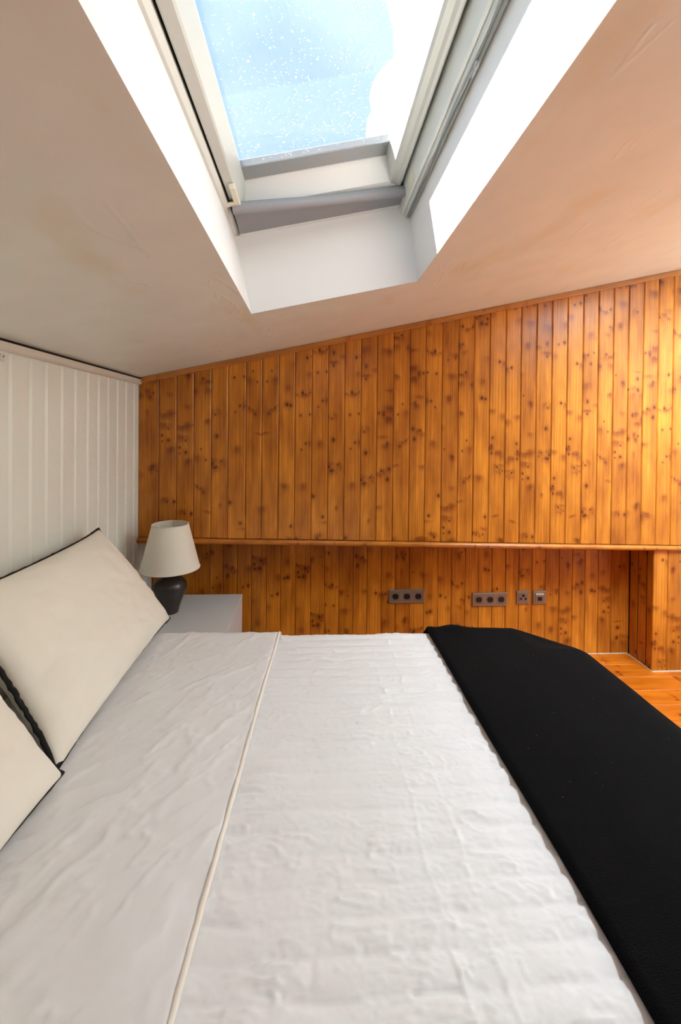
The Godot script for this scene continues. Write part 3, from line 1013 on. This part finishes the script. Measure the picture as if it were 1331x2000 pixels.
# ==================================================================== pillows
# a pillow laid on four corners (foot near, foot far, head far, head near), THICK in the middle, with a black edge
func pillow(called: String, c: Array, thick: float, sd: int) -> Node3D:
	var mid: Vector3 = (c[0] + c[1]) / 2
	var o := root(called, Transform3D(Basis(), mid))
	var nn: Vector3 = (c[1] - c[0]).cross(c[3] - c[0]).normalized()
	if nn.x < 0:
		nn = -nn
	var na := noise(1.0, sd, 3)
	var at := func(a: float, b: float, side: float) -> Vector3:
		var ca := 1.0 - pow(absf(a), 2.0)
		var cb := 1.0 - pow(absf(b), 2.0)
		var ear := pow(absf(a * b), 7.0)          # corners drawn out into small ears
		var a2 := a * (1.0 - 0.034 * cb + 0.022 * ear)
		var b2 := b * (1.0 - 0.040 * ca + 0.035 * ear)
		var p: Vector3 = c[0].lerp(c[1], a2 * 0.5 + 0.5).lerp(c[3].lerp(c[2], a2 * 0.5 + 0.5), b2 * 0.5 + 0.5)
		var full := pow(maxf(ca, 0.0), 0.42) * pow(maxf(cb, 0.0), 0.42 if b > 0.0 else 0.30)
		var w := 0.5 * thick * full
		w += full * (0.008 * na.get_noise_2d(a * 2.4, b * 2.2 + side * 5.0) + 0.006 * na.get_noise_2d((a + b) * 5.0, (a - b) * 2.4 + 9.0))
		# creases that run in from the corners
		w += 0.016 * full * (1.0 - full) * na.get_noise_2d(atan2(b, a) * 5.0, side * 3.0 + 30.0)
		var out: Vector3 = p + nn * side * w
		out.y = maxf(out.y, BED + 0.0305)          # flattened where it rests on the quilt
		out.x = maxf(out.x, XL + 0.004)
		out -= mid
		return out
	var n := 64
	var am: ArrayMesh = null
	for side in [1.0, -1.0]:
		var p := PackedVector3Array()
		for i in n + 1:
			var a := sin((2.0 * i / n - 1.0) * PI / 2)
			for j in n + 1:
				var b := sin((2.0 * j / n - 1.0) * PI / 2)
				p.append(at.call(a, b, side))
		var want: Vector3 = (p[(n + 1) * 33 + 32] - p[(n + 1) * 32 + 32]).cross(p[(n + 1) * 32 + 33] - p[(n + 1) * 32 + 32])
		am = grid(p, n + 1, n + 1, 1.0 if want.dot(nn) * side > 0 else -1.0, PackedVector2Array(), false, am)
	obj("pillowcase", am, M.pillow_linen, o)
	var rim := PackedVector3Array()
	var rad := PackedFloat32Array()
	for e in 4:
		for k in 44:
			var s := 2.0 * k / 44.0 - 1.0
			var ab: Vector2 = [Vector2(s, -1), Vector2(1, s), Vector2(-s, 1), Vector2(-1, -s)][e]
			var pt: Vector3 = at.call(ab.x, ab.y, 1.0)
			var i := e * 44 + k
			pt.y = maxf(pt.y, BED + 0.036 - mid.y)
			pt += nn * 0.004 * na.get_noise_2d(i * 0.55, 70.0) + Vector3(0, 0.002 * na.get_noise_2d(i * 0.8, 90.0), 0)
			rim.append(pt)
			rad.append(0.0066 + 0.0016 * na.get_noise_2d(i * 1.3, 40.0))
	obj("edging", tube(rim, rad, 8, true), M.edging_black, o)
	return o

func build_pillows() -> void:
	var y := BED + 0.044
	var a := pillow("pillow", [Vector3(-0.618, y - 0.008, -1.136), Vector3(-0.622, y - 0.004, -1.985), Vector3(-0.885, EYE - 0.435, -1.925), Vector3(-0.890, EYE - 0.435, -1.165)], 0.185, 11)
	tag(a, "cream linen pillow with black edging leaning beside the table lamp", "pillow", "cream pillows on the bed")
	var b := pillow("pillow_001", [Vector3(-0.616, y - 0.008, -0.275), Vector3(-0.598, y - 0.008, -1.104), Vector3(-0.858, EYE - 0.455, -1.100), Vector3(-0.870, EYE - 0.445, -0.30)], 0.185, 23)
	tag(b, "cream linen pillow with black edging, farther from the table lamp", "pillow", "cream pillows on the bed")

# ==================================================================== nightstand and lamp
func build_nightstand() -> void:
	var top := EYE - 0.955
	var n := root("nightstand", Transform3D(Basis(), Vector3(-0.667, 0, -2.36)))
	tag(n, "low white laminate nightstand in the corner under the pine ledge", "nightstand")
	var hx := 0.266
	var hz := 0.260
	var st := begin()
	bx(st, Vector3(-hx, top - 0.020, -hz), Vector3(hx, top, hz), 0.0012)
	obj("top", st, M.laminate_white, n)
	for s in [-1, 1]:
		st = begin()
		bx(st, Vector3(s * (hx - 0.009) - 0.008, 0.0, -hz), Vector3(s * (hx - 0.009) + 0.008, top - 0.022, hz - 0.004), 0.001)
		obj("side", st, M.laminate_white, n)
	st = begin()
	bx(st, Vector3(-hx + 0.018, 0.05, -hz + 0.002), Vector3(hx - 0.018, top - 0.022, -hz + 0.012))
	obj("back", st, M.laminate_white, n)
	st = begin()
	bx(st, Vector3(-hx + 0.018, 0.06, -hz + 0.012), Vector3(hx - 0.018, 0.076, hz - 0.01))
	obj("shelf", st, M.laminate_white, n)
	st = begin()
	bx(st, Vector3(-hx + 0.019, 0.22, hz - 0.02), Vector3(hx - 0.019, top - 0.026, hz - 0.004), 0.0015)
	var d := obj("drawer", st, M.laminate_white, n)
	obj("knob", tube(PackedVector3Array([Vector3(0, 0.30, hz - 0.006), Vector3(0, 0.30, hz + 0.018)]), 0.012, 16), M.lamp_metal, d)

func build_lamp() -> void:
	var y := EYE - 0.955
	var l := root("table_lamp", Transform3D(Basis.from_scale(Vector3.ONE * 0.955), Vector3(-0.732, y, -2.375)))
	tag(l, "table lamp with cream cone shade and dark brown ceramic base", "lamp")
	obj("base", lathe(PackedVector2Array([Vector2(0, 0), Vector2(0.040, 0), Vector2(0.044, 0.003), Vector2(0.047, 0.015), Vector2(0.055, 0.045), Vector2(0.066, 0.075), Vector2(0.079, 0.105), Vector2(0.087, 0.128), Vector2(0.0885, 0.143), Vector2(0.0855, 0.158), Vector2(0.076, 0.172), Vector2(0.060, 0.183), Vector2(0.044, 0.190), Vector2(0.034, 0.197), Vector2(0.032, 0.206), Vector2(0.034, 0.212), Vector2(0, 0.212)]), Vector3.ZERO, 64), M.lamp_ceramic, l)
	obj("socket", lathe(PackedVector2Array([Vector2(0, 0.212), Vector2(0.017, 0.212), Vector2(0.017, 0.262), Vector2(0, 0.262)]), Vector3.ZERO, 24), M.lamp_metal, l)
	obj("bulb", lathe(PackedVector2Array([Vector2(0, 0.262), Vector2(0.013, 0.262), Vector2(0.015, 0.285), Vector2(0.026, 0.315), Vector2(0.029, 0.335), Vector2(0.025, 0.352), Vector2(0.013, 0.362), Vector2(0, 0.364)]), Vector3.ZERO, 24), M.bulb_glass, l)
	# the shade: an open cone with thickness, bound at both rims
	var yb := 0.240
	var yt := 0.474
	var rb := 0.153
	var rt := 0.094
	var sh := obj("lamp_shade", lathe(PackedVector2Array([Vector2(rb - 0.0016, yb), Vector2(rb, yb), Vector2(rt, yt), Vector2(rt - 0.0016, yt)]), Vector3.ZERO, 72), M.shade_linen, l)
	obj("lining", lathe(PackedVector2Array([Vector2(rt - 0.0016, yt), Vector2(rb - 0.0016, yb)]), Vector3.ZERO, 72), M.shade_linen, sh)
	for e in [[rb, yb], [rt, yt]]:
		var p := PackedVector3Array()
		for k in 72:
			p.append(Vector3(cos(TAU * k / 72) * e[0], e[1], sin(TAU * k / 72) * e[0]))
		obj("rim", tube(p, 0.0026, 8, true), M.shade_linen, sh)
	var st := begin()      # seam of the lining
	var c := Vector3(-0.02, 0, -0.09)
	quad(st, Vector3(-0.014, yt - 0.004, -0.0905), Vector3(-0.009, yt - 0.004, -0.0910), Vector3(-0.009, yb + 0.02, -0.1500), Vector3(-0.014, yb + 0.02, -0.1495), Vector3(0, 0, 1))
	obj("seam", st, M.lamp_metal, sh)
	for k in 3:
		var a := TAU * k / 3 + 0.6
		obj("spider_arm", tube(PackedVector3Array([Vector3(cos(a) * 0.016, 0.258, sin(a) * 0.016), Vector3(cos(a) * 0.13, 0.262, sin(a) * 0.13), Vector3(cos(a) * 0.1465, 0.266, sin(a) * 0.1465)]), 0.0015, 6), M.lamp_metal, sh)

# ==================================================================== wall sockets
func frame_ring(st: SurfaceTool, w: float, h: float) -> void:
	bx(st, Vector3(-w / 2, -h / 2, 0), Vector3(w / 2, h / 2, 0.009), 0.003)

func triple(called: String, at: Vector3, label: String) -> void:
	var o := root(called, Transform3D(Basis(), at))
	tag(o, label, "socket", "triple power sockets in the niche")
	var st := begin()
	frame_ring(st, 0.222, 0.083)
	obj("frame", st, M.socket_bronze, o)
	for k in 3:
		var x := (k - 1) * 0.0705
		# insert: a square plate with a round well
		st = begin()
		var n := 28
		var half := 0.0285
		for i in n:
			var a := TAU * i / n
			var b := TAU * (i + 1) / n
			var sa := half / maxf(absf(cos(a)), absf(sin(a)))
			var sb := half / maxf(absf(cos(b)), absf(sin(b)))
			var pa := Vector3(cos(a), sin(a), 0)
			var pb := Vector3(cos(b), sin(b), 0)
			var off := Vector3(x, 0, 0.0105)
			quad(st, off + pa * 0.0195, off + pa * sa, off + pb * sb, off + pb * 0.0195, Vector3(0, 0, 1))
			quad(st, off + pa * sa, off + pa * sa - Vector3(0, 0, 0.003), off + pb * sb - Vector3(0, 0, 0.003), off + pb * sb, pa)
		var ins := obj("insert", st, M.socket_plate, o)
		st = begin()
		for i in n:
			var a := TAU * i / n
			var b := TAU * (i + 1) / n
			var off := Vector3(x, 0, 0.0104)
			var pa := Vector3(cos(a), sin(a), 0) * 0.0196
			var pb := Vector3(cos(b), sin(b), 0) * 0.0196
			quad(st, off + pa, off + pb, off + pb * 0.93 - Vector3(0, 0, 0.0012), off + pa * 0.93 - Vector3(0, 0, 0.0012), Vector3(0, 0, 1) - pa * 20)
			tri(st, off - Vector3(0, 0, 0.0012), off + pa * 0.93 - Vector3(0, 0, 0.0012), off + pb * 0.93 - Vector3(0, 0, 0.0012), Vector3(0, 0, 1))
		obj("well", st, M.socket_dark, ins)
		st = begin()
		bx(st, Vector3(x - 0.002, -0.0185, 0.0088), Vector3(x + 0.002, -0.0135, 0.0104), 0.0004)
		obj("earth_clip", st, M.socket_bronze, ins)
		st = begin()
		bx(st, Vector3(x - 0.002, 0.0135, 0.0088), Vector3(x + 0.002, 0.0185, 0.0104), 0.0004)
		obj("earth_clip", st, M.socket_bronze, ins)

func build_sockets() -> void:
	triple("triple_socket", Vector3(0.5765, EYE - 1.0295, ZN), "bronze triple power socket standing apart from the other wall plates")
	triple("triple_socket_001", Vector3(1.0975, EYE - 1.055, ZN), "bronze triple power socket next to the square aerial socket")
	var st := begin()
	var a := root("aerial_socket", Transform3D(Basis(), Vector3(1.308, EYE - 1.0445, ZN)))
	tag(a, "square bronze aerial socket with three small round holes", "socket")
	frame_ring(st, 0.081, 0.084)
	obj("frame", st, M.socket_bronze, a)
	st = begin()
	bx(st, Vector3(-0.029, -0.030, 0.006), Vector3(0.029, 0.030, 0.0115), 0.0015)
	var pl := obj("insert", st, M.socket_plate, a)
	for q in [[0.0, 0.013, 0.0085, "socket_dark"], [-0.0145, -0.006, 0.008, "socket_red"], [0.0145, -0.006, 0.008, "socket_red"]]:
		obj("jack", tube(PackedVector3Array([Vector3(q[0], q[1], 0.009), Vector3(q[0], q[1], 0.0135)]), q[2], 18), M[q[3]], pl)
	obj("screw", tube(PackedVector3Array([Vector3(0, -0.006, 0.010), Vector3(0, -0.006, 0.0125)]), 0.0022, 10), M.label_white, pl)
	var d := root("data_socket", Transform3D(Basis(), Vector3(1.4145, EYE - 1.0455, ZN)))
	tag(d, "square bronze data socket with a single black square port", "socket")
	st = begin()
	frame_ring(st, 0.082, 0.084)
	obj("frame", st, M.socket_bronze, d)
	st = begin()
	bx(st, Vector3(-0.029, -0.030, 0.006), Vector3(0.029, 0.030, 0.0115), 0.0015)
	pl = obj("insert", st, M.socket_plate, d)
	st = begin()
	bx(st, Vector3(-0.014, -0.019, 0.011), Vector3(0.014, 0.004, 0.0125), 0.001)
	obj("port", st, M.socket_dark, pl)
	st = begin()
	bx(st, Vector3(-0.025, 0.016, 0.011), Vector3(0.025, 0.028, 0.0128), 0.0008)
	obj("name_strip", st, M.label_white, pl)

# ==================================================================== outside
func build_turret() -> void:
	var t := root("round_turret", Transform3D(Basis(), Vector3(2.32, 0, -9.0)))
	tag(t, "sunlit white round turret with rings seen through the roof window", "turret")
	var e := EYE
	obj("shaft", lathe(PackedVector2Array([Vector2(0.0, e + 6.0), Vector2(1.17, e + 6.0), Vector2(1.17, e + 6.10), Vector2(1.17, e + 6.55), Vector2(0.83, e + 7.15), Vector2(0.80, e + 7.5), Vector2(0.84, e + 8.3), Vector2(0.90, e + 9.6), Vector2(0.0, e + 9.6)]), Vector3.ZERO, 64), M.turret_plaster, t)
	for r in [[1.22, 6.66], [1.19, 6.50], [1.18, 6.28]]:
		var p := PackedVector3Array()
		for k in 64:
			p.append(Vector3(cos(TAU * k / 64) * r[0], e + r[1] - 0.05, sin(TAU * k / 64) * r[0]))
		obj("ring", tube(p, 0.06, 10, true), M.turret_plaster, t)
	obj("base_drum", lathe(PackedVector2Array([Vector2(0, -6.0), Vector2(1.40, -6.0), Vector2(1.38, e + 5.0), Vector2(1.335, e + 6.02), Vector2(1.30, e + 6.06), Vector2(0, e + 6.06)]), Vector3.ZERO, 64), M.turret_plaster, t)
